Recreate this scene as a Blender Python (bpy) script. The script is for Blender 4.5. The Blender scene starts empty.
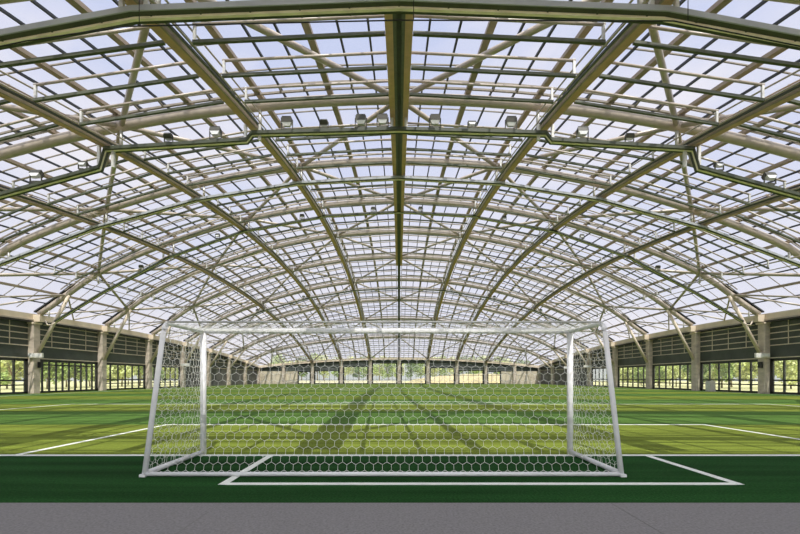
import bpy, bmesh, math, random
from mathutils import Vector, Matrix

scene = bpy.context.scene
COL = scene.collection

# ------------------------------------------------------------------ camera, world, sun, exposure
cam_d = bpy.data.cameras.new('camera')
cam = bpy.data.objects.new('camera', cam_d)
COL.objects.link(cam)
cam.location = (0, 0, 1.54)
cam.rotation_euler = (math.radians(90), 0, 0)
cam_d.sensor_width = 36
cam_d.lens = 36 * 450 / 800
cam_d.shift_x = 1 / 800
cam_d.shift_y = 111 / 800
cam_d.clip_end = 1000
scene.camera = cam

scene.view_settings.view_transform = 'Standard'
scene.view_settings.look = 'None'
scene.view_settings.gamma = 1
scene.view_settings.use_curve_mapping = False
scene.view_settings.exposure = 0.06
scene.cycles.max_bounces = 10
scene.cycles.diffuse_bounces = 5
scene.cycles.transparent_max_bounces = 24
scene.cycles.transmission_bounces = 4
scene.cycles.sample_clamp_indirect = 6

SUN_STRENGTH = 4.3
FILL_GLOW = 1.5
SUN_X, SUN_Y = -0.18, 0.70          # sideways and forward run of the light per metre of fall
world = bpy.data.worlds.new('sky')
scene.world = world
world.use_nodes = True
wn, wl = world.node_tree.nodes, world.node_tree.links
wn.clear()
w_out = wn.new('ShaderNodeOutputWorld')
w_bg = wn.new('ShaderNodeBackground')
w_bg.inputs['Strength'].default_value = 0.83
w_tc = wn.new('ShaderNodeTexCoord')
w_sep = wn.new('ShaderNodeSeparateXYZ')
w_ramp = wn.new('ShaderNodeValToRGB')
w_ramp.color_ramp.elements[0].position = 0.0
w_ramp.color_ramp.elements[0].color = (0.93, 0.92, 0.97, 1)
w_ramp.color_ramp.elements[1].position = 0.85
w_ramp.color_ramp.elements[1].color = (0.38, 0.51, 0.86, 1)
e = w_ramp.color_ramp.elements.new(0.35)
e.color = (0.68, 0.74, 0.94, 1)
w_map = wn.new('ShaderNodeMapping')
w_map.inputs['Scale'].default_value = (1.6, 1.6, 3.4)
w_noise = wn.new('ShaderNodeTexNoise')
w_noise.inputs['Scale'].default_value = 1.7
w_noise.inputs['Detail'].default_value = 6
w_cr = wn.new('ShaderNodeValToRGB')
w_cr.color_ramp.elements[0].position = 0.42
w_cr.color_ramp.elements[0].color = (0, 0, 0, 1)
w_cr.color_ramp.elements[1].position = 0.68
w_cr.color_ramp.elements[1].color = (0.9, 0.9, 0.9, 1)
w_mix = wn.new('ShaderNodeMix')
w_mix.data_type = 'RGBA'
w_mix.inputs['B'].default_value = (0.97, 0.94, 0.97, 1)
wl.new(w_tc.outputs['Generated'], w_sep.inputs[0])
wl.new(w_sep.outputs['Z'], w_ramp.inputs[0])
wl.new(w_tc.outputs['Generated'], w_map.inputs[0])
wl.new(w_map.outputs[0], w_noise.inputs['Vector'])
wl.new(w_noise.outputs['Fac'], w_cr.inputs[0])
wl.new(w_cr.outputs[0], w_mix.inputs['Factor'])
wl.new(w_ramp.outputs[0], w_mix.inputs['A'])
# sky glow around the sun, added unseen behind the camera to brighten the goal end
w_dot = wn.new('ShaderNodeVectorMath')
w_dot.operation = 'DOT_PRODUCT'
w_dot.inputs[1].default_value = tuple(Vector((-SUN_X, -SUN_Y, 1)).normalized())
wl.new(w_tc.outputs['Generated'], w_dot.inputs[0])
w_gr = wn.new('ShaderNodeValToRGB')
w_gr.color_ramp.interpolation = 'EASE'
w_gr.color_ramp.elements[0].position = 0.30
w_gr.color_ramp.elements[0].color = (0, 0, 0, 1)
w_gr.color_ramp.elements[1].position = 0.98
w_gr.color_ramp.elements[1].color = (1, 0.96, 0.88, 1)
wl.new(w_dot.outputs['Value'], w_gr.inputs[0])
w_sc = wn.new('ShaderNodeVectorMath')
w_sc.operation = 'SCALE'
w_sc.inputs['Scale'].default_value = FILL_GLOW
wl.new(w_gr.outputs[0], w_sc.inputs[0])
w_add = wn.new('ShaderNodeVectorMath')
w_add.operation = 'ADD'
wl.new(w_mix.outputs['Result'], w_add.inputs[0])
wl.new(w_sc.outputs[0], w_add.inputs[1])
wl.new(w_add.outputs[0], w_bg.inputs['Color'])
wl.new(w_bg.outputs[0], w_out.inputs[0])

sun_d = bpy.data.lights.new('sun', 'SUN')
sun_d.energy = SUN_STRENGTH
sun_d.angle = math.radians(0.14)
sun_d.color = (1.0, 0.95, 0.86)
sun = bpy.data.objects.new('sun', sun_d)
COL.objects.link(sun)
sun.location = (10, -40, 60)
sun.rotation_euler = Vector((SUN_X, SUN_Y, -1)).to_track_quat('-Z', 'Y').to_euler()

# ------------------------------------------------------------------ materials
def mat(name, color, rough=0.6, metal=0.0, var=0.0, scale=4.0, bump=0.0, spec=0.5, coords='Object', stretch=(1, 1, 1)):
    m = bpy.data.materials.new(name)
    m.use_nodes = True
    n, l = m.node_tree.nodes, m.node_tree.links
    b = n['Principled BSDF']
    b.inputs['Roughness'].default_value = rough
    b.inputs['Metallic'].default_value = metal
    b.inputs['Specular IOR Level'].default_value = spec
    tc = n.new('ShaderNodeTexCoord')
    mp = n.new('ShaderNodeMapping')
    mp.inputs['Scale'].default_value = stretch
    l.new(tc.outputs[coords], mp.inputs[0])
    nz = n.new('ShaderNodeTexNoise')
    nz.inputs['Scale'].default_value = scale
    nz.inputs['Detail'].default_value = 5
    l.new(mp.outputs[0], nz.inputs['Vector'])
    rp = n.new('ShaderNodeValToRGB')
    rp.color_ramp.elements[0].position = 0.3
    rp.color_ramp.elements[1].position = 0.7
    rp.color_ramp.elements[0].color = tuple(c * (1 - var) for c in color) + (1,)
    rp.color_ramp.elements[1].color = tuple(min(1, c * (1 + var)) for c in color) + (1,)
    l.new(nz.outputs['Fac'], rp.inputs[0])
    l.new(rp.outputs[0], b.inputs['Base Color'])
    if bump:
        bp = n.new('ShaderNodeBump')
        bp.inputs['Strength'].default_value = bump
        bp.inputs['Distance'].default_value = 0.02
        l.new(nz.outputs['Fac'], bp.inputs['Height'])
        l.new(bp.outputs[0], b.inputs['Normal'])
    return m

M = {}
M['beige'] = mat('beige_painted_steel', (0.66, 0.57, 0.45), 0.5, var=0.10, scale=2.0)
M['tube'] = mat('pale_galvanised_tube', (0.46, 0.40, 0.33), 0.3, spec=0.7, var=0.08, scale=3.0)
M['green'] = mat('dark_green_grey_rail', (0.085, 0.095, 0.06), 0.5, var=0.2, scale=3.0)
M['tray_dark'] = mat('dark_tray_metal', (0.055, 0.065, 0.04), 0.5, var=0.2, scale=3.0)
M['gutter_grey'] = mat('grey_gutter_metal', (0.36, 0.38, 0.40), 0.5, var=0.1, scale=1.0)
M['tray_cream'] = mat('cream_tray_strip', (0.92, 0.82, 0.62), 0.5, var=0.15, scale=2.0)
M['flange'] = mat('brown_girder_flange', (0.60, 0.36, 0.20), 0.5, var=0.12, scale=2.0)
M['rafter'] = mat('tan_rafter', (0.33, 0.26, 0.19), 0.55, var=0.1, scale=2.0)
M['bar'] = mat('dark_glazing_bar', (0.03, 0.035, 0.04), 0.6, var=0.1)
M['galv'] = mat('galvanised_post', (0.66, 0.66, 0.63), 0.4, 0.3, var=0.12, scale=6.0)
M['concrete'] = mat('beige_column_concrete', (0.54, 0.47, 0.385), 0.8, var=0.18, scale=1.2, bump=0.1, stretch=(1, 1, 2.5))
M['eave'] = mat('beige_eave_steel', (0.68, 0.58, 0.44), 0.55, var=0.1, scale=0.8)
M['louver'] = mat('dark_louvre_sheet', (0.055, 0.065, 0.055), 0.5, var=0.25, scale=0.6)
M['louver_grey'] = mat('charcoal_wall_sheet', (0.16, 0.155, 0.145), 0.6, var=0.3, scale=0.7)
M['frame'] = mat('black_window_frame', (0.02, 0.022, 0.02), 0.45, var=0.1)
M['panel'] = mat('beige_wall_panel', (0.62, 0.55, 0.42), 0.7, var=0.08, scale=1.0)
M['white'] = mat('white_goal_paint', (0.86, 0.86, 0.88), 0.35, var=0.05, scale=5.0)
M['net'] = mat('white_net_cord', (0.85, 0.86, 0.80), 0.7, var=0.03)
M['line'] = mat('white_pitch_line', (0.90, 0.92, 0.86), 0.9, var=0.06, scale=30, bump=0.2)
M['dark_plastic'] = mat('black_plastic', (0.02, 0.02, 0.02), 0.5, var=0.1)
M['lamp_body'] = mat('grey_floodlight_body', (0.05, 0.05, 0.036), 0.5, var=0.2)
M['lamp_glass'] = mat('floodlight_glass', (0.75, 0.77, 0.78), 0.15, var=0.05)
M['white_box'] = mat('white_lamp_housing', (0.80, 0.78, 0.72), 0.4, var=0.05)
M['cable'] = mat('black_cable', (0.01, 0.01, 0.01), 0.6, var=0.1)
M['cabinet'] = mat('pale_grey_cabinet', (0.48, 0.45, 0.42), 0.5, var=0.1)
M['shade_deck'] = mat('solid_shade_deck', (0.55, 0.54, 0.50), 0.8, var=0.06)
M['bark'] = mat('tree_bark', (0.20, 0.15, 0.10), 0.9, var=0.3, scale=6, bump=0.4)
M['rack'] = mat('dull_brown_rack', (0.24, 0.21, 0.17), 0.6, var=0.15)
M['path'] = mat('pale_path', (0.72, 0.68, 0.60), 0.9, var=0.1, scale=1.5)
M['lawn'] = mat('outside_dry_lawn', (0.68, 0.62, 0.34), 0.95, var=0.25, scale=0.5, bump=0.3)
M['bank'] = mat('yellow_earth_bank', (0.60, 0.49, 0.30), 0.95, var=0.2, scale=0.8, bump=0.4)
M['leaf_a'] = mat('leaves_mid_green', (0.36, 0.46, 0.14), 0.7, var=0.5, scale=1.2)
M['leaf_b'] = mat('leaves_yellow_green', (0.62, 0.66, 0.30), 0.7, var=0.45, scale=1.2)
M['leaf_c'] = mat('leaves_dark_green', (0.20, 0.29, 0.10), 0.7, var=0.5, scale=1.2)

def glass_mat(name, tint, milky, milk_col, gloss):
    m = bpy.data.materials.new(name)
    m.use_nodes = True
    n, l = m.node_tree.nodes, m.node_tree.links
    n.clear()
    out = n.new('ShaderNodeOutputMaterial')
    tr = n.new('ShaderNodeBsdfTransparent')
    tr.inputs[0].default_value = tint + (1,)
    tl = n.new('ShaderNodeBsdfTranslucent')
    tl.inputs[0].default_value = milk_col + (1,)
    mx = n.new('ShaderNodeMixShader')
    l.new(tr.outputs[0], mx.inputs[1])
    l.new(tl.outputs[0], mx.inputs[2])
    mx.inputs[0].default_value = milky
    gl = n.new('ShaderNodeBsdfGlossy')
    gl.inputs['Roughness'].default_value = 0.05
    m2 = n.new('ShaderNodeMixShader')
    m2.inputs[0].default_value = gloss
    l.new(mx.outputs[0], m2.inputs[1])
    l.new(gl.outputs[0], m2.inputs[2])
    l.new(m2.outputs[0], out.inputs[0])
    return m
M['roof_glass'] = glass_mat('roof_glass', (0.92, 0.93, 0.96), 0.11, (0.80, 0.77, 0.84), 0.02)
M['pane'] = glass_mat('window_glass', (0.90, 0.93, 0.90), 0.03, (0.8, 0.85, 0.8), 0.04)

def turf_mat():
    m = bpy.data.materials.new('artificial_turf')
    m.use_nodes = True
    n, l = m.node_tree.nodes, m.node_tree.links
    b = n['Principled BSDF']
    b.inputs['Roughness'].default_value = 0.85
    b.inputs['Specular IOR Level'].default_value = 0.05
    tc = n.new('ShaderNodeTexCoord')
    sp = n.new('ShaderNodeSeparateXYZ')
    l.new(tc.outputs['Object'], sp.inputs[0])
    def math_(op, a, bb=None):
        q = n.new('ShaderNodeMath')
        q.operation = op
        for i, v in enumerate((a, bb)):
            if v is None:
                continue
            if isinstance(v, (int, float)):
                q.inputs[i].default_value = v
            else:
                l.new(v, q.inputs[i])
        return q.outputs[0]
    t = math_('SUBTRACT', sp.outputs['Y'], 9.0)
    t = math_('DIVIDE', t, 11.74)
    t = math_('FRACT', t)
    stripe = math_('LESS_THAN', t, 0.5)               # woven light and dark bands of the pitch
    edge = math_('GREATER_THAN', sp.outputs['Y'], 9.0)
    edge2 = math_('LESS_THAN', sp.outputs['Y'], 114.2)
    inside = math_('MULTIPLY', edge, edge2)
    n1 = n.new('ShaderNodeTexNoise')
    n1.inputs['Scale'].default_value = 34
    n1.inputs['Detail'].default_value = 4
    l.new(tc.outputs['Object'], n1.inputs['Vector'])
    mp = n.new('ShaderNodeMapping')
    mp.inputs['Scale'].default_value = (0.10, 1.6, 1)
    l.new(tc.outputs['Object'], mp.inputs[0])
    n2 = n.new('ShaderNodeTexNoise')
    n2.inputs['Scale'].default_value = 1.5
    n2.inputs['Detail'].default_value = 5
    l.new(mp.outputs[0], n2.inputs['Vector'])
    def mix(f, a, bb, blend='MIX'):
        q = n.new('ShaderNodeMix')
        q.data_type = 'RGBA'
        q.blend_type = blend
        for key, v in (('Factor', f), ('A', a), ('B', bb)):
            if isinstance(v, tuple):
                q.inputs[key].default_value = v
            elif isinstance(v, (int, float)):
                q.inputs[key].default_value = v
            else:
                l.new(v, q.inputs[key])
        return q.outputs['Result']
    pitch = mix(stripe, TURF_DARK + (1,), TURF_LIGHT + (1,))
    base = mix(inside, TURF_EDGE + (1,), pitch)
    r1 = n.new('ShaderNodeMapRange')
    r1.inputs['From Min'].default_value = 0.3
    r1.inputs['From Max'].default_value = 0.7
    r1.inputs['To Min'].default_value = 0.55
    r1.inputs['To Max'].default_value = 1.42
    l.new(n1.outputs['Fac'], r1.inputs[0])
    r2 = n.new('ShaderNodeMapRange')
    r2.inputs['From Min'].default_value = 0.3
    r2.inputs['From Max'].default_value = 0.7
    r2.inputs['To Min'].default_value = 0.62
    r2.inputs['To Max'].default_value = 1.3
    l.new(n2.outputs['Fac'], r2.inputs[0])
    k = math_('MULTIPLY', r1.outputs[0], r2.outputs[0])
    cb = n.new('ShaderNodeCombineColor')
    for i in range(3):
        l.new(k, cb.inputs[i])
    res = mix(1.0, base, cb.outputs[0], 'MULTIPLY')
    l.new(res, b.inputs['Base Color'])
    bp = n.new('ShaderNodeBump')
    bp.inputs['Strength'].default_value = 0.5
    bp.inputs['Distance'].default_value = 0.02
    l.new(n1.outputs['Fac'], bp.inputs['Height'])
    l.new(bp.outputs[0], b.inputs['Normal'])
    return m
TURF_LIGHT = (0.185, 0.235, 0.036)
TURF_DARK = (0.092, 0.18, 0.036)
TURF_EDGE = (0.015, 0.068, 0.014)
M['turf'] = turf_mat()
M['pave'] = mat('grey_rubber_paving', (0.235, 0.222, 0.222), 0.85, var=0.22, scale=38, bump=0.3)

# ------------------------------------------------------------------ mesh helpers
class MB:
    def __init__(self):
        self.v, self.f, self.mi, self.sm = [], [], [], []

    def face(self, idx, mi=0, sm=False):
        self.f.append(idx); self.mi.append(mi); self.sm.append(sm)

    def quad(self, a, b, c, d, mi=0):
        i = len(self.v)
        self.v += [tuple(a), tuple(b), tuple(c), tuple(d)]
        self.face((i, i + 1, i + 2, i + 3), mi)

    def box(self, x0, x1, y0, y1, z0, z1, mi=0):
        i = len(self.v)
        self.v += [(x0, y0, z0), (x1, y0, z0), (x1, y1, z0), (x0, y1, z0), (x0, y0, z1), (x1, y0, z1), (x1, y1, z1), (x0, y1, z1)]
        for q in ((0, 3, 2, 1), (4, 5, 6, 7), (0, 1, 5, 4), (1, 2, 6, 5), (2, 3, 7, 6), (3, 0, 4, 7)):
            self.face(tuple(i + k for k in q), mi)

    def obox(self, mtx, sx, sy, sz, mi=0):
        i = len(self.v)
        for z in (-1, 1):
            for x, y in ((-1, -1), (1, -1), (1, 1), (-1, 1)):
                self.v.append(tuple(mtx @ Vector((x * sx / 2, y * sy / 2, z * sz / 2))))
        for q in ((0, 3, 2, 1), (4, 5, 6, 7), (0, 1, 5, 4), (1, 2, 6, 5), (2, 3, 7, 6), (3, 0, 4, 7)):
            self.face(tuple(i + k for k in q), mi)

    def tube(self, path, r, n=8, mi=0, cap=True, r1=None):
        P = [Vector(p) for p in path]
        base = len(self.v)
        for i, p in enumerate(P):
            if i == 0: t = P[1] - P[0]
            elif i == len(P) - 1: t = P[-1] - P[-2]
            else: t = (P[i + 1] - P[i]).normalized() + (P[i] - P[i - 1]).normalized()
            t.normalize()
            ref = Vector((0, 0, 1)) if abs(t.z) < 0.95 else Vector((0, 1, 0))
            s = t.cross(ref).normalized()
            u = s.cross(t)
            rr = r if r1 is None else r + (r1 - r) * i / (len(P) - 1)
            for k in range(n):
                a = 2 * math.pi * k / n
                self.v.append(tuple(p + s * math.cos(a) * rr + u * math.sin(a) * rr))
        for i in range(len(P) - 1):
            for k in range(n):
                a, b = base + i * n + k, base + i * n + (k + 1) % n
                self.face((a, b, b + n, a + n), mi, n > 4)
        if cap:
            self.face(tuple(base + k for k in reversed(range(n))), mi)
            self.face(tuple(base + (len(P) - 1) * n + k for k in range(n)), mi)

    def ribbon(self, path, side, w0, w1, h0, h1, mi=0):
        """rectangular section swept along a path; side = horizontal unit vector; the section spans w0..w1 across and h0..h1 up"""
        S = Vector(side)
        b = len(self.v)
        for p in path:
            p = Vector(p)
            for w, h in ((w0, h0), (w1, h0), (w1, h1), (w0, h1)):
                self.v.append(tuple(p + S * w + Vector((0, 0, h))))
        for i in range(len(path) - 1):
            for k in range(4):
                a, c = b + i * 4 + k, b + i * 4 + (k + 1) % 4
                self.face((a, c, c + 4, a + 4), mi)
        self.face((b + 3, b + 2, b + 1, b), mi)
        e = b + (len(path) - 1) * 4
        self.face((e, e + 1, e + 2, e + 3), mi)

    def build(self, name, mats, parent=None, loc=None):
        me = bpy.data.meshes.new(name)
        off = Vector(loc) if loc is not None else Vector((0, 0, 0))
        vs = [tuple(Vector(v) - off) for v in self.v] if loc is not None else self.v
        me.from_pydata(vs, [], self.f)
        if not isinstance(mats, (list, tuple)):
            mats = [mats]
        for m in mats:
            me.materials.append(m)
        me.polygons.foreach_set('material_index', self.mi)
        me.polygons.foreach_set('use_smooth', self.sm)
        bm = bmesh.new()
        bm.from_mesh(me)
        bmesh.ops.recalc_face_normals(bm, faces=bm.faces)
        bm.to_mesh(me)
        bm.free()
        me.update()
        o = bpy.data.objects.new(name, me)
        COL.objects.link(o)
        if loc is not None:
            o.location = off
        if parent is not None:
            o.parent = parent
            if parent.type == 'EMPTY' and loc is None:
                o.matrix_parent_inverse = Matrix.Translation(parent.location).inverted()
        return o

def tag(o, label=None, cat=None, group=None, kind=None):
    if label: o['label'] = label
    if cat: o['category'] = cat
    if group: o['group'] = group
    if kind: o['kind'] = kind
    return o

def empty(name, loc, label, cat, group=None):
    o = bpy.data.objects.new(name, None)
    COL.objects.link(o)
    o.location = loc
    o.empty_display_size = 0.2
    return tag(o, label, cat, group)

ORD = ['zeroth', 'first', 'second', 'third', 'fourth', 'fifth', 'sixth', 'seventh', 'eighth', 'ninth', 'tenth', 'eleventh', 'twelfth']

# ------------------------------------------------------------------ the shape of the hall
W, Y0, Y1 = 36.6, -7.0, 117.0
YC, LH = (Y0 + Y1) / 2, (Y1 - Y0) / 2
K, BAY = 7.5, 10.3
ARCH_Y = [117 - BAY * i for i in range(12, 0, -1)]        # -6.6, 3.7, 14.0 ... 106.7
def low(x, y):
    a = 1 - min(1, (x / W) ** 2)
    d = 1 - min(1, ((y - YC) / LH) ** 2)
    return 4.0 + 3.2 * d + 2.2 * a + 8.6 * a * d
def sm(x, y):
    s = max(0, min(1, (W - abs(x)) / 8, (LH - abs(y - YC)) / 9))
    return s * s * (3 - 2 * s)
def arch_h(x, y): return low(x, y) + 0.38 + 1.12 * sm(x, y)
def glass_h(x, y): return low(x, y) + 0.85 + 1.30 * sm(x, y)
def frange(a, b, n): return [a + (b - a) * i / n for i in range(n + 1)]

# ------------------------------------------------------------------ floor and ground
mb = MB()
mb.box(-W - 0.6, W + 0.6, 5.54, Y1 + 0.4, -0.2, 0.0)
floor = tag(mb.build('floor', M['turf']), kind='structure')
mb = MB()
mb.box(-W - 0.6, W + 0.6, Y0 - 1, 5.54, -0.2, 0.004)
pave = tag(mb.build('floor_paving', M['pave']), kind='structure')
mb = MB()
for x in (-6.9, -2.2, 2.6, 7.3, 12.0, -11.6):
    mb.box(x, x + 0.012, Y0, 5.53, 0.004, 0.0055)
mb.box(-W, W, 3.1, 3.112, 0.004, 0.0055)
mb.build('paving_joint', M['louver_grey'], pave)
mb = MB()
mb.box(-160, 160, -60, 260, -0.5, -0.06)
tag(mb.build('ground_outside', M['lawn']), kind='structure')
mb = MB()
mb.box(-45, 45, 118.2, 123.5, -0.06, -0.03)
tag(mb.build('path_outside', M['path']), kind='structure')

def line(name, pts, w=0.12, lift=0.0):
    m = MB()
    P = [Vector((p[0], p[1], 0)) for p in pts]
    for n_, (a, b) in enumerate(zip(P, P[1:])):
        d = (b - a).normalized()
        s = Vector((-d.y, d.x, 0)) * w / 2
        a2, b2 = a - d * w / 2, b + d * w / 2
        i = len(m.v)
        for z in (-0.004 - 0.001 * (n_ % 2), 0.006 + 0.0012 * (n_ % 2) + lift):
            m.v += [(q.x, q.y, z) for q in (a2 - s, b2 - s, b2 + s, a2 + s)]
        for q in ((0, 3, 2, 1), (4, 5, 6, 7), (0, 1, 5, 4), (1, 2, 6, 5), (2, 3, 7, 6), (3, 0, 4, 7)):
            m.face(tuple(i + k for k in q))
    return m.build(name, M['line'], floor)
CX = 1.2
GL = 8.95
line('goal_line', [(-33.5, GL), (35.6, GL)], lift=0.003)
line('goal_recess_marking', [(-2.55, GL), (-2.55, 6.54), (4.92, 6.54), (4.92, GL)])
line('goal_area_marking', [(-7.65, GL), (-7.65, 14.84), (10.05, 14.84), (10.05, GL)])
line('penalty_area_marking', [(CX - 20.5, GL), (CX - 20.5, 26.5), (CX + 20.5, 26.5), (CX + 20.5, GL)])
line('touchline', [(-33.5, GL), (-33.5, 114)])
line('touchline', [(35.6, GL), (35.6, 114)])
line('goal_line', [(-33.5, 114), (35.6, 114)])
line('halfway_line', [(-33.5, 61.4), (35.6, 61.4)])
line('centre_circle', [(CX + 9.15 * math.cos(a), 61.4 + 9.15 * math.sin(a)) for a in frange(0, 2 * math.pi, 64)])
line('penalty_arc', [(CX + 9.15 * math.cos(a), 20.3 + 9.15 * math.sin(a)) for a in frange(0.745, math.pi - 0.745, 20)])
line('penalty_area_marking', [(CX - 20.5, 114), (CX - 20.5, 97), (CX + 20.5, 97), (CX + 20.5, 114)])

# ------------------------------------------------------------------ roof glazing
YS = 1.4                                             # glass starts here; the unseen solid strip over the camera is added for shade
mb = MB()
NX, NY = 60, 48
xs, ys = frange(-W - 0.3, W + 0.3, NX), frange(YS, Y1 + 0.3, NY)
for y in ys:
    for x in xs:
        mb.v.append((x, y, glass_h(x, y)))
for j in range(NY):
    for i in range(NX):
        a = j * (NX + 1) + i
        mb.face((a, a + 1, a + NX + 2, a + NX + 1), 0, True)
ceiling = tag(mb.build('ceiling', M['roof_glass']), kind='structure')
mb = MB()
x = -35.0
while x <= 35.01:
    if abs((x / 3.75) - round(x / 3.75)) > 0.05:
        mb.ribbon([(x, y, glass_h(x, y)) for y in ys], (1, 0, 0), -0.042, 0.042, -0.12, -0.01)
    x += 1.25
mb.build('glazing_bar', M['bar'], ceiling)
for i in range(-9, 10):
    x = i * 3.75
    mb = MB()
    mb.ribbon([(x, y, glass_h(x, y)) for y in ys], (1, 0, 0), -0.15, 0.15, -0.2, -0.02)
    mb.build('rafter', M['rafter'], ceiling)
mb = MB()
for n in range(-3, 41):
    y = 14.04 + 2.575 * n
    if YS < y < Y1 - 0.5:
        mb.ribbon([(x, y, glass_h(x, y)) for x in frange(-36, 36, 48)], (0, 1, 0), -0.03, 0.03, -0.07, -0.015)
mb.build('purlin', M['rack'], ceiling)
mb = MB()
xs2, ys2 = frange(-W - 0.3, W + 0.3, 40), frange(-2.6, YS, 6)
for dz in (0.0, 0.25):
    for y in ys2:
        for x in xs2:
            mb.v.append((x, y, glass_h(x, y) + dz - 0.1))
nn = 41 * 7
for j in range(6):
    for i in range(40):
        a = j * 41 + i
        mb.face((a, a + 1, a + 42, a + 41)); mb.face((nn + a, nn + a + 1, nn + a + 42, nn + a + 41))
for i in range(40):
    mb.face((i, i + 1, nn + i + 1, nn + i)); a = 6 * 41 + i; mb.face((a, a + 1, nn + a + 1, nn + a))
tag(mb.build('ceiling_shade_deck', M['shade_deck']), kind='structure')  # unseen solid strip, added to shade the near turf and paving
mb = MB()
ys4 = frange(Y0 - 0.3, -2.6, 4)
for y in ys4:
    for x in xs:
        mb.v.append((x, y, glass_h(x, y)))
for j in range(4):
    for i in range(NX):
        a = j * (NX + 1) + i
        mb.face((a, a + 1, a + NX + 2, a + NX + 1), 0, True)
tag(mb.build('ceiling_front', M['roof_glass']), kind='structure')

# unseen solid roof strip, added to cast the dark band across the pitch
mb = MB()
mb.ribbon([(x, 10.9, glass_h(x, 10.9)) for x in frange(-34, 34, 48)], (0, 1, 0), -1.25, 1.15, 0.05, 0.15)
tag(mb.build('ceiling_shade_strip', M['shade_deck']), kind='structure')

# ------------------------------------------------------------------ eaves (trim), columns
for n, sx in ((1, -1), (2, 1)):
    p = [(sx * W, y, low(W, y)) for y in frange(Y0, Y1, 36)]
    mb = MB(); mb.ribbon(p, (sx, 0, 0), -0.32, 0.45, 0.10, 0.80)
    t = tag(mb.build('trim_%d' % n, M['eave']), kind='structure')
    mb = MB(); mb.ribbon(p, (sx, 0, 0), -0.40, 0.40, -0.05, 0.10); mb.build('ledge', M['frame'], t)
    mb = MB(); mb.ribbon(p, (sx, 0, 0), -0.42, -0.33, 0.12, 0.24); mb.build('lip', M['tube'], t)
p = [(x, Y1, low(x, Y1)) for x in frange(-W, W, 30)]
mb = MB(); mb.ribbon(p, (0, 1, 0), -0.30, 0.42, 0.10, 0.72)
t = tag(mb.build('trim_3', M['eave']), kind='structure')
mb = MB(); mb.ribbon(p, (0, 1, 0), -0.38, 0.3, -0.05, 0.10); mb.build('ledge', M['frame'], t)

def column(x, y, w, h):
    mb = MB()
    c = 0.06
    prof = [(-w / 2 + c, -w / 2), (w / 2 - c, -w / 2), (w / 2, -w / 2 + c), (w / 2, w / 2 - c), (w / 2 - c, w / 2), (-w / 2 + c, w / 2), (-w / 2, w / 2 - c), (-w / 2, -w / 2 + c)]
    for z in (0, h):
        mb.v += [(x + a, y + b, z) for a, b in prof]
    for k in range(8):
        mb.face((k, (k + 1) % 8, 8 + (k + 1) % 8, 8 + k))
    mb.face(tuple(range(8))); mb.face(tuple(range(8, 16)))
    o = tag(mb.build('column', M['concrete']), kind='structure')
    mb = MB()
    mb.box(x - w * 0.62, x + w * 0.62, y - w * 0.62, y + w * 0.62, h - 0.16, h + 0.02)
    mb.build('cap_plate', M['eave'], o)
    return o
for y in ARCH_Y[1:]:
    for sx in (-1, 1):
        column(sx * (W - 0.05), y, 0.88, low(W, y) - 0.06)
for k in range(-5, 6):
    x = k * K if abs(k) < 5 else math.copysign(W - 0.05, k)
    column(x, Y1 - 0.05, 0.80 if abs(k) < 5 else 0.88, low(x, Y1) - 0.06)

# ------------------------------------------------------------------ walls and windows
WIN_N = [0]
def window(origin, ax, width, top, verts, rails, transom=None, fw=0.14):
    """origin: lower start corner; ax: unit direction along the wall"""
    WIN_N[0] += 1
    A = Vector(ax); N = Vector((-A.y, A.x, 0)); O = Vector(origin)
    Rm = Matrix((A, N, Vector((0, 0, 1)))).transposed().to_4x4()
    mb = MB()
    def b(u, z, su, sz, d=0.16):
        mb.obox(Matrix.Translation(O + A * u + Vector((0, 0, z))) @ Rm, su, d, sz)
    b(width / 2, 0.10, width, 0.2); b(width / 2, top - 0.1, width, 0.2)
    b(0.17, top / 2, 0.34, top); b(width - 0.17, top / 2, 0.34, top)
    for i in range(1, verts):
        b(width * i / verts, top / 2, fw, top - 0.2)
    for z, hh in rails:
        b(width / 2, z, width - 0.3, hh, 0.12)
    o = tag(mb.build('window_%d' % WIN_N[0], M['frame']), kind='structure')
    pm = MB()
    c = O + A * width / 2 + Vector((0, 0, top / 2))
    pm.obox(Matrix.Translation(c) @ Rm, width - 0.3, 0.012, top - 0.2)
    pm.build('pane', M['pane'], o)
    return o
WT = 3.40
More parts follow.
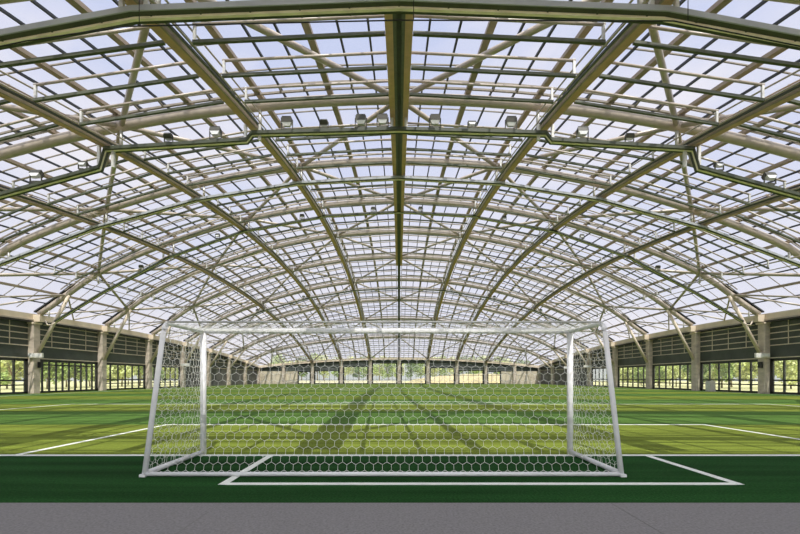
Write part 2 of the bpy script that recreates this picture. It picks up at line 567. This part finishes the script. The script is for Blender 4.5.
for side, sx in (('left', -1), ('right', 1)):
    X = sx * (W + 0.12)
    mb, rails = MB(), MB()
    ys3 = frange(Y0, Y1, 72)
    i = len(mb.v)
    for y in ys3:
        mb.v += [(X - 0.05, y, WT), (X + 0.05, y, WT), (X + 0.05, y, low(W, y) + 0.1), (X - 0.05, y, low(W, y) + 0.1)]
    for j in range(len(ys3) - 1):
        for k in range(4):
            a, c = j * 4 + k, j * 4 + (k + 1) % 4
            mb.face((a, c, c + 4, a + 4))
    wall = tag(mb.build('wall_' + side, M['louver']), kind='structure')
    Xi = X - sx * 0.09
    for h in (WT + 0.12, 4.75, 5.35, 5.95, 6.5, 7.0):
        seg = []
        for y in ys3 + [1e9]:
            if y < 1e8 and low(W, y) - 0.12 > h:
                seg.append((Xi, y, h))
            else:
                if len(seg) > 1:
                    rails.ribbon(seg, (1, 0, 0), -0.04, 0.04, -0.045, 0.045)
                seg = []
    for y in ARCH_Y:
        for q in (0.25, 0.5, 0.75):
            yy = y + BAY * q
            if low(W, yy) > 5:
                rails.box(Xi - 0.03, Xi + 0.03, yy - 0.03, yy + 0.03, 4.7, low(W, yy) - 0.05)
    rails.build('louvre_rail', M['beige'], wall)
    for j, y in enumerate(ARCH_Y):
        a, b = y + 0.46, y + BAY - 0.46
        if y > (75 if side == 'left' else 85) or y < 0:
            m2 = MB()
            m2.box(min(X, X + sx * .1), max(X, X + sx * .1), y if y < 0 else a - .1, b + .1, 0, WT)
            for q in range(1, 12):
                m2.box(X - 0.03, X + 0.03, a + (b - a) * q / 12 - 0.03, a + (b - a) * q / 12 + 0.03, 0, WT)
            m2.build('wall_panel', M['louver_grey'], wall)
        elif side == 'left' and abs(y - 44.9) < 0.1:
            window((X, a, 0), (0, 1, 0), b - a, WT, 10, [(2.90, 0.14)], fw=0.13)
        else:
            window((X, a, 0), (0, 1, 0), b - a, WT, 6, [(1.32, 0.14), (0.86, 0.12)])
# end wall
mb = MB()
YE = Y1 + 0.15
edges = [-36.2, -29.6, -22.9, -15.4, -7.9, -0.4]
def bay_x(k):                                        # k = -5..4: clear opening between end columns
    a = k * K if k > -5 else -W
    b = (k + 1) * K if k < 4 else W
    return a + 0.42, b - 0.42
def wallstrip(m, x0, x1, z0, top=None):
    xx = frange(x0, x1, 6); i = len(m.v)
    for x in xx:
        zt = low(x, Y1) + 0.1 if top is None else top
        m.v += [(x, YE - 0.05, z0), (x, YE + 0.05, z0), (x, YE + 0.05, zt), (x, YE - 0.05, zt)]
    for j in range(6):
        for k in range(4):
            a, c = i + j * 4 + k, i + j * 4 + (k + 1) % 4
            m.face((a, c, c + 4, a + 4))
    m.face((i, i + 1, i + 2, i + 3)); m.face((i + 24, i + 25, i + 26, i + 27))
louv_z = {-5: 3.3, -4: 3.3, -3: 3.5, -2: 4.6, -1: 5.5, 0: 5.5, 1: 4.3, 2: 3.6, 3: 3.3, 4: 3.3}
for k in range(-5, 5):
    a, b = bay_x(k)
    wallstrip(mb, a, b, louv_z[k])
wall = tag(mb.build('wall_end', M['louver']), kind='structure')
mb = MB()
for k in range(-4, 4):
    a, b = bay_x(k)
    z = louv_z[k] + 0.1
    while z < low((a + b) / 2, Y1) - 0.1:
        mb.box(a, b, YE - 0.12, YE - 0.05, z, z + 0.09)
        z += 0.42
mb.build('louvre_rail', M['gutter_grey'], wall)
mb = MB()
for x0, x1 in ((-36.2, -30.3), (-29.6, -26.4), (26.6, 29.6), (30.3, 36.2)):
    wallstrip(mb, x0, x1, 0.0, 3.3)
mb.build('wall_panel', M['panel'], wall)
for k in range(-5, 5):
    a, b = bay_x(k)
    if k in (-5, 4): continue
    if k == -4: a = -26.4
    if k == 3: b = 26.6
    window((a, YE, 0), (1, 0, 0), b - a, louv_z[k], max(2, round((b - a) / 1.25)), [(1.1, 0.06)] if k < 1 else [(2.2, 0.08)], fw=0.06)
mb = MB()
for i in range(0, 41):
    x = -W + 2 * W * i / 40
    mb.box(x - 0.06, x + 0.06, Y0 - 0.2, Y0, 0, low(x, Y0) + 0.7)
mb.box(-W, W, Y0 - 0.2, Y0, 0, 0.2); mb.box(-W, W, Y0 - 0.2, Y0, 3.0, 3.2)
wb = tag(mb.build('wall_back', M['frame']), kind='structure')
mb = MB(); mb.box(-W, W, Y0 - 0.11, Y0 - 0.10, 0.2, 4.4); mb.build('pane', M['pane'], wb)

# ------------------------------------------------------------------ longitudinal girders
def girder_label(k):
    if k == 0:
        return 'paired brown and dark green ridge girder running straight down the middle of the roof'
    s = 'left' if k < 0 else 'right'
    return 'brown flanged roof girder running lengthwise, %s one %s of the ridge girder' % (ORD[abs(k)], s)
gy = frange(2.8, Y1 - 0.5, 44)
gf = [y for y in gy if y < 66]                       # the wide lower flanges of the ridge stop past the crown of the roof
for k in range(-4, 5):
    x = k * K
    if abs(k) == 4:
        lab = 'thin pale edge tube running lengthwise, outside the last brown girder on the %s side' % ('left' if k < 0 else 'right')
        g = empty('edge_tube', (x, gy[0], low(x, gy[0])), lab, 'tube', 'lengthwise edge tubes')
        mb = MB(); mb.tube([(x, y, low(x, y) + 0.62) for y in gy], 0.06, 8); mb.build('tube', M['tube'], g)
        mb = MB(); mb.tube([(x, y, low(x, y) + 0.05) for y in gy], 0.04, 6); mb.build('lower_tube', M['tube'], g)
        continue
    g = empty('roof_girder', (x, gy[0], low(x, gy[0])), girder_label(k), 'girder', 'lengthwise roof girders')
    path = [(x, y, low(x, y)) for y in gy]
    pf = [(x, y, low(x, y)) for y in (gf if k == 0 else gy)]
    if k == 0:
        for s in (-1, 1):
            mb = MB(); mb.ribbon(pf, (s, 0, 0), 0.20, 0.46, 0.0, 0.07); mb.build('flange', M['flange'], g)
            mb = MB(); mb.ribbon(path, (s, 0, 0), 0.09, 0.20, 0.02, 0.36); mb.build('web', M['green'], g)
            mb = MB(); mb.tube([(x + s * 0.40, y, low(x, y) + 0.62) for y in gy], 0.045, 6); mb.build('top_rail', M['tube'], g)
        mb = MB(); mb.ribbon(path, (1, 0, 0), -0.09, 0.09, 0.24, 0.32); mb.build('track', M['tray_dark'], g)
        continue
    o_ = 1 if k > 0 else -1                          # the broad flange lies on the side away from the ridge
    mb = MB(); mb.ribbon(pf, (o_, 0, 0), 0.02, 0.36, 0.0, 0.07); mb.build('flange', M['flange'], g)
    mb = MB(); mb.ribbon(path, (o_, 0, 0), -0.05, 0.02, 0.0, 0.34); mb.build('web', M['rafter'], g)
    mb = MB(); mb.ribbon(path, (o_, 0, 0), -0.25, -0.20, 0.06, 0.16); mb.build('track', M['tray_dark'], g)
    for w, h in ((-0.15, 0.12), (-0.36, 0.16), (0.36, 0.62), (-0.36, 0.62)):
        mb = MB(); mb.tube([(x + o_ * w, y, low(x, y) + h) for y in gy], 0.038, 6); mb.build('top_rail' if h > .5 else 'side_rail', M['tube'], g)

# ------------------------------------------------------------------ transverse arches with their braces, posts and struts
def node(k, y):
    x = k * K if abs(k) < 5 else math.copysign(33.2, k)
    return Vector((x, y, arch_h(x, y)))
for j, y in enumerate(ARCH_Y):
    if j == 0: continue
    n = j
    lab = 'big curved beige tube arch spanning the roof, %s arch counted from the camera' % ORD[n]
    a = empty('roof_arch', (0, y, low(0, y)), lab, 'roof arch', 'transverse roof arches')
    mb = MB()
    mb.tube([(x, y, arch_h(x, y)) for x in frange(-35.9, 35.9, 60)], 0.28, 12)
    mb.build('arch_tube', M['tube'], a)
    rk = frange(-33, 33, 44)
    mb = MB()
    for dy in (-1.0, -0.45):
        mb.ribbon([(x, y + dy, glass_h(x, y)) for x in rk], (0, 1, 0), -0.035, 0.035, -0.36, -0.26)
    for i in range(-26, 27):
        x = i * 1.25
        mb.box(x - 0.04, x + 0.04, y - 0.97, y - 0.48, glass_h(x, y) - 0.34, glass_h(x, y) - 0.27)
    mb.build('vent_rack', M['rack'], a)
    for k in range(-4, 5):
        x = k * K
        mb = MB(); mb.tube([(x, y, low(x, y) + 0.4), (x, y, arch_h(x, y) - 0.22)], 0.09, 8); mb.build('post', M['galv'], a)
    for s in (-1, 1):
        xb = s * 32.9
        mb = MB(); mb.tube([(s * (W - 0.48), y, 3.85), (xb, y, arch_h(xb, y) - 0.2)], 0.18, 10); mb.build('strut', M['beige'], a)
        mb = MB(); mb.tube([(s * 34.9, y - .02, low(W, y) + .5), (s * 34.9, y - .02, arch_h(34.9, y) - .2)], 0.07, 8); mb.build('post', M['galv'], a)
        mb = MB(); mb.box(min(s * 35.6, s * 36.3), max(s * 35.6, s * 36.3), y - 0.3, y + 0.3, low(W, y) + 0.02, low(W, y) + 0.7); mb.build('foot_plate', M['eave'], a)
    y2 = y + BAY
    for k in range(-5, 5):
        even = (k + j) % 2 == 1
        # one diagonal per cell; together they make diamonds that meet at every second node
        p, q = (node(k, y), node(k + 1, y2)) if even else (node(k + 1, y), node(k, y2))
        if j == len(ARCH_Y) - 1:
            q.z = min(q.z, low(q.x, Y1) + 0.4); q.y = Y1 - 0.3
        d = (q - p).normalized()
        mb = MB(); mb.tube([p + d * 0.2, q - d * 0.3], 0.14, 8); mb.build('brace', M['tube'], a)
    for s in (-1, 1):
        # edge fan: tubes from the arch shoulders to the eaves
        y3 = min(y2, Y1 - .3)
        n1, n2 = Vector((s * 33.2, y + .2, arch_h(33.2, y))), Vector((s * 33.2, y3 - .2, arch_h(33.2, y3)))
        ym = (y + y3) / 2
        e1, em = Vector((s * 36.1, y + .45, low(W, y) + .85)), Vector((s * 36.2, ym, low(W, ym) + .85))
        for p, q in ((n2, e1), (n1, em), (n2, em)):
            mb = MB(); mb.tube([p, q], 0.08, 8); mb.build('edge_brace', M['tube'], a)
        mb = MB()
        mb.ribbon([(s * x, y, glass_h(x, y)) for x in (32.4, 33.6, 34.8, 36.2)], (0, 1, 0), -0.32, 0.32, -0.16, -0.03); mb.build('edge_flashing', M['bar'], a)

# ------------------------------------------------------------------ curtain rails between the girders
def station(n): return 12.75 + 2.575 * n
SKIP = {0, 4, 8, 12, 24}
for n in range(-4, 41):
    y = station(n)
    if n in SKIP: continue
    j = max(i for i, q in enumerate(ARCH_Y) if q < y)
    after = 1 + sum(1 for m in range(-8, n) if m not in SKIP and ARCH_Y[j] < station(m))
    lab = 'dark green curtain rail, %s one past the %s roof arch from the camera' % (ORD[after], ORD[j])
    r = empty('curtain_rail', (0, y, low(0, y)), lab, 'curtain rail', 'crosswise curtain rails')
    for k in range(-4, 4):
        xa, xb = k * K + 0.48, (k + 1) * K - 0.48
        za, zb = low(k * K, y) + 0.05, low((k + 1) * K, y) + 0.05
        mb = MB(); mb.ribbon([(xa, y, za), (xb, y, zb)], (0, 1, 0), -0.06, 0.06, 0.0, 0.11); mb.build('rail', M['green'], r)
        mb = MB(); mb.tube([(xa, y, za + 0.66), (xb, y, zb + 0.66)], 0.055, 8); mb.build('tube', M['tube'], r)
        xp, zz = (xb - 0.06, zb) if k >= 0 else (xa + 0.06, za)      # the upright stands at the outer end of each span
        mb = MB(); mb.box(xp - 0.045, xp + 0.045, y - 0.045, y + 0.045, zz + 0.1, zz + 0.72); mb.build('hanger', M['galv'], r)

# ------------------------------------------------------------------ gutters and floodlight trays
def gutter(y, pts, lab):
    g = empty('hanging_gutter', (0, y, pts[0][1]), lab, 'gutter')
    full = [(-x, y, z) for x, z in reversed(pts[1:])] + [(x, y, z) for x, z in pts]
    mb = MB(); mb.ribbon(full, (0, 1, 0), -0.24, -0.20, 0.0, 0.16); mb.build('face_plate', M['gutter_grey'], g)
    mb = MB(); mb.ribbon(full, (0, 1, 0), -0.20, -0.04, 0.0, 0.10); mb.build('front_channel', M['tray_dark'], g)
    mb = MB(); mb.ribbon(full, (0, 1, 0), -0.03, 0.07, -0.06, 0.06); mb.build('cream_strip', M['tray_cream'], g)
    mb = MB(); mb.ribbon(full, (0, 1, 0), 0.06, 0.24, 0.0, 0.10); mb.build('rear_channel', M['tray_dark'], g)
    x = -28.0
    while x < 28.1:
        z = [a[2] + (b[2] - a[2]) * (x - a[0]) / (b[0] - a[0]) for a, b in zip(full, full[1:]) if a[0] <= x <= b[0]][0]
        mb = MB(); mb.box(x - 0.025, x + 0.025, y - 0.2, y + 0.24, z - 0.012, z + 0.012); mb.build('clip', M['tray_dark'], g); x += 1.4
    for k in range(-4, 5):
        x = k * K
        z = [q[2] for q in full if abs(q[0] - x) < 0.01]
        z = z[0] if z else low(x, y) - 0.4
        for s in (-1, 1):
            xx = x + s * 0.35
            top = low(x, y)
            if top - z > 0.18:
                mb = MB(); mb.box(xx - 0.06, xx + 0.06, y - 0.06, y + 0.06, z + 0.1, top - 0.002); mb.build('hanger', M['galv'], g)
    return g
gutter(station(0), [(0, 12.05), (7.5, 11.75), (15, 10.35), (22.5, 8.1), (30, 5.6)], 'wide grey faced gutter with cream strip crossing the top edge of the roof view')
y = station(8)
gutter(y, [(k * K, low(k * K, y) - 0.28) for k in range(5)], 'grey faced gutter crossing the roof just behind the nearest row of floodlights')

def lamp(tray_name, x, y, z, big, lab, aim):
    o = empty('floodlight', (x, y, z), lab, 'floodlight', 'floodlights standing on the cable trays')
    s = 1.0 if big else 0.74
    mb = MB(); mb.box(x - .16 * s, x + .16 * s, y - .14, y + .14, z, z + .10 * s); mb.build('base', M['lamp_body'], o)
    mb = MB()
    for sx in (-1, 1):
        mb.box(x + sx * .29 * s - .02, x + sx * .29 * s + .02, y - .03, y + .03, z + .10 * s, z + .58 * s)
    mb.box(x - .31 * s, x + .31 * s, y - .04, y + .04, z + .10 * s, z + .14 * s)
    mb.build('bracket', M['lamp_body'], o)
    R = Matrix.Translation((x, y, z + .44 * s)) @ Matrix.Rotation(aim, 4, 'X')
    mb = MB(); mb.obox(R @ Matrix.Translation((0, 0, .10 * s)), .54 * s, .30 * s, .22 * s)
    mb.obox(R @ Matrix.Translation((0, 0.0, .25 * s)), .46 * s, .24 * s, .08 * s)
    mb.build('housing', M['lamp_body'], o)
    mb = MB(); i0 = len(mb.v)
    for zz, wx, wy in ((-.18 * s, .30 * s, .16 * s), (-.01 * s, .50 * s, .28 * s)):
        for ax, ay in ((-1, -1), (1, -1), (1, 1), (-1, 1)):
            mb.v.append(tuple(R @ Vector((ax * wx / 2, ay * wy / 2, zz))))
    for q in ((0, 3, 2, 1), (4, 5, 6, 7), (0, 1, 5, 4), (1, 2, 6, 5), (2, 3, 7, 6), (3, 0, 4, 7)):
        mb.face(q)
    mb.build('reflector', M['lamp_glass'], o)

def tray(y, pts, lab, lamps, row):
    """pts: (x, z_inner, z_outer) for x >= 0: the run steps down from z_inner to z_outer at each girder"""
    t = empty('hanging_cable_tray', (0, y, pts[0][1]), lab, 'cable tray')
    for s in (-1, 1):
        run = []
        for x, zi, zo in pts:
            run.append((s * x, y, zi))
            if abs(zi - zo) > 0.05:
                run.append((s * (x + 0.28), y, zo))
        mb = MB(); mb.ribbon(run, (0, 1, 0), -0.22, -0.08, 0.0, 0.16); mb.build('front_channel', M['tray_dark'], t)
        mb = MB(); mb.ribbon(run, (0, 1, 0), -0.08, 0.03, -0.025, 0.08); mb.build('cream_strip', M['tray_cream'], t)
        mb = MB(); mb.ribbon(run, (0, 1, 0), 0.03, 0.22, 0.0, 0.16); mb.build('rear_channel', M['tray_dark'], t)
        mb = MB(); mb.tube([(p[0], y + 0.40, p[2] + 0.36) for p in run], 0.04, 6); mb.build('top_conduit', M['tube'], t)
        for x, zi, zo in pts:
            for d in (-0.36, 0.36):
                xx = s * x + d
                if x == 0 and s < 0: continue
                z = min(zi, zo) + 0.12
                top = low(x, y) - 0.003 if x < 26 else -1
                if top - z > 0.1:
                    mb = MB(); mb.box(xx - 0.07, xx + 0.07, y - 0.07, y + 0.07, z, top); mb.build('hanger', M['galv'], t)
        if row == 'second':
            e = run[-1]
            mb = MB(); mb.tube([e, (e[0] + s * 0.35, y, e[2] - 0.25), (e[0] + s * .8, y, e[2] - 0.25), (e[0] + s * 1.0, y, e[2] + 0.15)], 0.06, 8); mb.build('end_hook', M['beige'], t)
    flat = []
    for x, zi, zo in pts:
        flat.append((x, zi))
        if abs(zi - zo) > 0.05: flat.append((x + 0.28, zo))
    cnt = {-1: 0, 1: 0}
    for x, big, aim in sorted(lamps, key=lambda q: abs(q[0])):
        z = [a[1] + (b[1] - a[1]) * (abs(x) - a[0]) / (b[0] - a[0]) for a, b in zip(flat, flat[1:]) if a[0] <= abs(x) <= b[0]][0]
        s = -1 if x < 0 else 1
        cnt[s] += 1
        slope = max(abs(b[1] - a[1]) / (b[0] - a[0]) for a, b in zip(flat, flat[1:]) if a[0] <= abs(x) <= b[0]) * 0.17 + 0.004
        lab2 = '%s floodlight on the %s tray, %s one %s of the ridge girder' % ('large dark' if big else 'small dark', row, ORD[cnt[s]], 'left' if s < 0 else 'right')
        lamp(t.name, x, y, z + 0.16 + slope, big, lab2, aim)

tray(station(4), [(0, 14.15, 14.15), (7.5, 13.95, 13.6), (15, 13.15, 12.2), (22.5, 10.2, 9.3), (30, 6.9, 6.9)],
     'dark stepped cable tray carrying the nearest row of floodlights', [
     (-0.84, 1, 0.0), (-1.95, 1, 0.05), (-3.84, 0, 0.7), (-5.74, 1, 0.1), (-9.4, 1, -0.3), (-11.8, 0, 0.8), (-16.2, 0, -0.7), (-18.6, 1, -0.6),
     (1.84, 1, 0.05), (3.74, 0, -0.7), (5.74, 1, 0.1), (9.4, 1, -0.3), (11.8, 0, 0.5), (16.4, 0, -0.7), (19.0, 1, -0.6)], 'nearest')
tray(station(12), [(0, 17.55, 17.55), (7.5, 17.15, 17.0), (15, 15.7, 15.6), (22.5, 13.1, 12.9), (28.8, 9.7, 9.7), (33.3, 6.95, 6.95)],
     'dark bent cable tray with second row of floodlights, hooked at the side columns', [
     (-2.5, 0, 0.1), (-9.4, 0, 0.3), (-17.6, 0, -0.4), (-25.0, 0, 0.5), (2.1, 0, 0.1), (10.2, 0, 0.3), (17.75, 0, -0.4), (25.1, 0, 0.5)], 'second')
y = station(24)
tray(y, [(k * K, low(k * K, y) - 0.5, low(k * K, y) - 0.5) for k in range(5)],
     'farthest dark cable tray with a row of floodlights deep in the hall', [
     (-8.7, 0, 0.1), (-15.8, 0, 0.3), (-23.5, 0, 0.3), (8.7, 0, 0.1), (15.8, 0, 0.3), (23.5, 0, 0.3)], 'farthest')

# thin black cable slung below the first gutter
yc = station(0) - 0.45
cp = [(-24, yc, 7.3), (-15, yc, 9.75), (-10.2, yc, 10.75), (-7.5, yc, 11.15), (0, yc, 11.32), (7.5, yc, 11.3), (15, yc, 9.8), (24, yc, 7.3)]
c = empty('hanging_cable', (0, yc, 11.3), 'thin black cable slung across the roof just below the wide grey gutter', 'cable')
mb = MB(); mb.tube(cp, 0.018, 6); mb.build('wire', M['cable'], c)
for x, z, zt in ((-7.5, 11.15, 12.0), (0, 11.32, 12.5), (7.5, 11.3, 12.0)):
    mb = MB(); mb.tube([(x + .4, yc, z), (x + .4, yc, low(x, yc) - 0.003)], 0.012, 6); mb.build('hanger', M['cable'], c)

# ------------------------------------------------------------------ the goal
GX, GY = -0.25, 9.13
BT, BB = 7.62, 7.03                                  # y of the rear top bar and of the rear ground bar
HW = 3.72
goal = empty('football_goal', (GX, GY, 0), 'white full size football goal seen from behind with hexagonal net', 'goal')
HB = 2.50
def curve(pts, r=0.25, n=6):
    P = [Vector(p) for p in pts]
    out = [P[0]]
    for a, b, c in zip(P, P[1:], P[2:]):
        u, v = (a - b).normalized(), (c - b).normalized()
        s, e = b + u * r, b + v * r
        for i in range(n + 1):
            t = i / n
            out.append(s * (1 - t) ** 2 + b * 2 * t * (1 - t) + e * t ** 2)
    out.append(P[-1])
    return out
for s in (-1, 1):
    x = GX + s * HW
    mb = MB(); mb.tube([(x, GY, 0), (x, GY, HB + 0.0)], 0.06, 16); mb.build('post', M['white'], goal)
    mb = MB()
    mb.tube(curve([(x, BB, 0.05), (x, BT, HB - 0.02), (x, GY - 0.05, HB - 0.02)], 0.17), 0.042, 12)
    mb.build('bent_stanchion', M['white'], goal)
    mb = MB(); mb.tube([(x, GY - 0.05, 0.05), (x, BB, 0.05)], 0.042, 12); mb.build('ground_bar', M['white'], goal)
    mb = MB(); mb.box(x - .045 + s * .02, x + .045 + s * .02, BB - .05, BB + .05, 0.0, 0.04); mb.build('corner_foot', M['white'], goal)
mb = MB(); mb.tube([(GX - HW - 0.06, GY, HB), (GX + HW + 0.06, GY, HB)], 0.06, 16); mb.build('crossbar', M['white'], goal)
mb = MB(); mb.tube([(GX - HW, BB, 0.04), (GX + HW, BB, 0.04)], 0.034, 12); mb.build('rear_ground_bar', M['white'], goal)
mb = MB(); mb.tube([(GX - HW + .05, BT, HB - 0.01), (GX + HW - .05, BT, HB - 0.01)], 0.018, 10); mb.build('rear_top_bar', M['galv'], goal)

def hexnet(m, poly, fn, size=0.14, r=0.0027):
    """hexagonal cords inside a convex polygon of the (u, v) plane, mapped to space by fn"""
    def inside(p):
        for a, b in zip(poly, poly[1:] + poly[:1]):
            if (b[0] - a[0]) * (p[1] - a[1]) - (b[1] - a[1]) * (p[0] - a[0]) < -1e-6: return False
        return True
    R = size / math.sqrt(3)
    us, vs = [p[0] for p in poly], [p[1] for p in poly]
    def cord(p, q):
        ip, iq = inside(p), inside(q)
        if not ip and not iq: return
        if not ip: p, q, ip, iq = q, p, iq, ip
        if not iq:                                   # clip at the border by bisection
            lo, hi = 0.0, 1.0
            for _ in range(10):
                t = (lo + hi) / 2
                if inside((p[0] + (q[0] - p[0]) * t, p[1] + (q[1] - p[1]) * t)): lo = t
                else: hi = t
            q = (p[0] + (q[0] - p[0]) * lo, p[1] + (q[1] - p[1]) * lo)
            if lo < 0.03: return
        m.tube([fn(*p), fn(*q)], r, 4, cap=False)
    row, v = 0, min(vs) - R
    while v < max(vs) + R:
        u = min(us) - size + (size / 2 if row % 2 else 0)
        while u < max(us) + size:
            top = (u, v + R)
            cord((u, v), top)                        # upright cord
            cord(top, (u - size / 2, v + 1.5 * R))
            cord(top, (u + size / 2, v + 1.5 * R))
            u += size
        v += 1.5 * R
        row += 1
net = MB()
sl = math.hypot(BT - BB, HB - 0.09)
def back(u, v):
    t = v / sl
    sag = 0.10 * math.sin(math.pi * min(1, max(0, t))) * (1 - (u / HW) ** 4)
    return (GX + u, BB + (BT - BB) * t + sag, 0.06 + (HB - 0.09) * t)
hexnet(net, [(-HW, 0), (HW, 0), (HW, sl), (-HW, sl)], back)
dt = GY - BT
def top(u, v):
    t = v / dt
    sag = 0.07 * math.sin(math.pi * t) * (1 - (u / HW) ** 4)
    return (GX + u, BT + v, HB - 0.02 - sag)
hexnet(net, [(-HW, 0), (HW, 0), (HW, dt), (-HW, dt)], top)
for s in (-1, 1):
    def side(u, v, s=s):                             # u = distance behind the posts, v = height
        w = math.sin(math.pi * min(1, max(0, u / 1.9))) * math.sin(math.pi * min(1, max(0, v / HB)))
        return (GX + s * (HW - 0.14 * w), GY - u, v)
    hexnet(net, [(0, 0.06), (GY - BB, 0.06), (GY - BT, HB - 0.03), (0, HB - 0.03)], side)
no = net.build('net', M['net'], goal)

# ------------------------------------------------------------------ small things along the walls
def led_box(sx, y, lab):
    x = sx * (W - 0.85)
    o = empty('floodlight_bar', (x, y, 3.5), lab, 'wall lamp', 'white lamp boxes on the columns')
    mb = MB(); mb.box(x - 0.68, x + 0.68, y - 0.72, y - 0.50, 3.55, 4.0)
    mb.build('housing', M['white_box'], o)
    mb = MB()
    for q in range(7):
        mb.box(x - 0.66 + q * 0.19, x - 0.52 + q * 0.19, y - 0.74, y - 0.72, 3.64, 3.9)
    mb.build('lens_row', M['lamp_glass'], o)
    mb = MB(); mb.box(x - .2, x + .2, y - 0.50, y - 0.442, 3.7, 3.82); mb.build('bracket', M['galv'], o)
led_box(-1, 44.9, 'white lamp box with bright lens row on the near left column')
led_box(1, 44.9, 'white lamp box with bright lens row on the near right column')
led_box(-1, 75.8, 'small white lamp box on a left column seen through the goal net side')
led_box(1, 86.1, 'white lamp box on a far right column seen between the right goal post and stanchion')
led_box(1, 96.4, 'small white lamp box on a far right column just left of the right goal post')
for sx, lab in ((-1, 'black loudspeaker on the near left column beside the tall doors'), (1, 'black loudspeaker on the near right column under the lamp box')):
    x = sx * (W - 0.49 - 0.15)
    yq = 44.9 + (0.20 if sx < 0 else -0.1)
    o = empty('wall_speaker', (x, yq, 2.7), lab, 'loudspeaker')
    mb = MB(); mb.box(x - .14, x + .14, yq - .16, yq + .16, 2.55, 3.15); mb.build('cabinet_box', M['dark_plastic'], o)
    mb = MB(); mb.box(x - sx * .14 - .012, x - sx * .14 + .012, yq - .13, yq + .13, 2.60, 3.10); mb.build('grille', M['frame'], o)
o = empty('storage_cabinet', (35.5, 51.3, 0), 'pale grey cabinet standing by a right side column in front of the windows', 'cabinet')
mb = MB(); mb.box(35.2, 35.8, 50.9, 51.7, 0.0, 1.2); mb.build('body', M['cabinet'], o)
mb = MB(); mb.box(35.19, 35.2, 50.95, 51.65, 0.08, 1.14); mb.build('door', M['galv'], o)

# ------------------------------------------------------------------ outside: trees, bank
def tree(x, y, h, spread, leaf, seed, lab, grp):
    rnd = random.Random(seed)
    o = empty('tree', (x, y, -0.06), lab, 'tree', grp)
    mb = MB()
    th = h * 0.45
    mb.tube([(x, y, -0.08), (x + rnd.uniform(-.1, .1), y, th * .5), (x + rnd.uniform(-.2, .2), y, th)], 0.05 * h * .5, 8, r1=0.02 * h * .5)
    for q in range(4):
        a = rnd.uniform(0, 6.28)
        mb.tube([(x, y, th * .7), (x + math.cos(a) * spread * .5, y + math.sin(a) * spread * .5, h * rnd.uniform(.55, .75))], 0.03 * h * .5, 6, r1=0.01 * h * .5)
    mb.build('trunk', M['bark'], o)
    mb = MB()
    blobs = []
    for q in range(9):
        a, rr = rnd.uniform(0, 6.28), spread * rnd.uniform(0.1, 0.75)
        blobs.append((x + rr * math.cos(a), y + rr * math.sin(a), h * rnd.uniform(0.32, 0.86), spread * rnd.uniform(0.36, 0.6)))
    for bx, by, bz, br in blobs:
        for q in range(170):
            v = Vector((rnd.gauss(0, 1), rnd.gauss(0, 1), rnd.gauss(0, 1))).normalized() * br * rnd.uniform(0.55, 1.05)
            c = Vector((bx, by, bz)) + v
            if c.z < 0.5: continue
            nrm = Vector((rnd.gauss(0, 1), rnd.gauss(0, 1), rnd.gauss(0, 1) + 1)).normalized()
            t1 = nrm.orthogonal().normalized() * rnd.uniform(.16, .34)
            t2 = nrm.cross(t1).normalized() * rnd.uniform(.12, .24)
            i = len(mb.v)
            mb.v += [tuple(c - t1), tuple(c - t2 * .9), tuple(c + t1), tuple(c + t2 * .9)]
            mb.face((i, i + 1, i + 2, i + 3))
    mb.build('crown', leaf, o)
rnd = random.Random(5)
LV = [M['leaf_b'], M['leaf_a'], M['leaf_b'], M['leaf_a'], M['leaf_c'], M['leaf_b'], M['leaf_a']]
LN = {M['leaf_b']: 'yellow green', M['leaf_a']: 'mid green', M['leaf_c']: 'dark green'}
for s, side in ((-1, 'left'), (1, 'right')):
    for row, x0, y0 in (('front', 51.5, 60), ('rear', 57.5, 66)):
        for i in range(9):
            lf = LV[(i * 3 + (1 if row == 'rear' else 0) + (2 if s > 0 else 0)) % 7]
            tree(s * x0, y0 + i * 5.9, rnd.uniform(4.4, 6.2), rnd.uniform(2.3, 2.5), lf, 100 + i + (20 if row == 'rear' else 0) + (40 if s > 0 else 0),
                 '%s tree outside the %s windows, %s of the %s row from the camera' % (LN[lf], side, ORD[i + 1], row), 'trees outside the %s wall' % side)
for row, y0, x0 in (('front', 136, -36), ('rear', 143.5, -39.2)):
    for i in range(12):
        lf = [M['leaf_a'], M['leaf_c'], M['leaf_b'], M['leaf_b'], M['leaf_a']][(i + (2 if row == 'rear' else 0)) % 5]
        tree(x0 + i * 6.6, y0, rnd.uniform(7.5, 9.5), rnd.uniform(2.7, 2.85), lf, 300 + i + (30 if row == 'rear' else 0),
             '%s tree behind the far end wall, %s of the %s row from the left' % (LN[lf], ORD[i + 1], row), 'trees behind the end wall')
mb = MB(); mb.box(-40, 1.5, 128.0, 128.4, -0.2, 0.75)
mb.box(-40, 1.5, 127.95, 128.45, 0.75, 0.85)
tag(mb.build('garden_wall', M['path']), 'low pale garden wall outside the left half of the far end wall', 'garden wall')
mb = MB()
nx, ny = 40, 8
for j in range(ny + 1):
    for i in range(nx + 1):
        x = 2 + 44 * i / nx
        y = 125.5 + 8 * j / ny
        h = 2.8 * math.sin(math.pi * min(1, i / nx)) ** 0.5 * math.sin(math.pi * j / ny) ** 0.8
        mb.v.append((x, y, -0.07 + max(0, h + 0.15 * math.sin(x * 1.7) * math.sin(math.pi * j / ny))))
for j in range(ny):
    for i in range(nx):
        a = j * (nx + 1) + i
        mb.face((a, a + 1, a + nx + 2, a + nx + 1), 0, True)
tag(mb.build('earth_bank', M['bank']), 'long yellow earth bank behind the right half of the far end wall', 'earth bank')
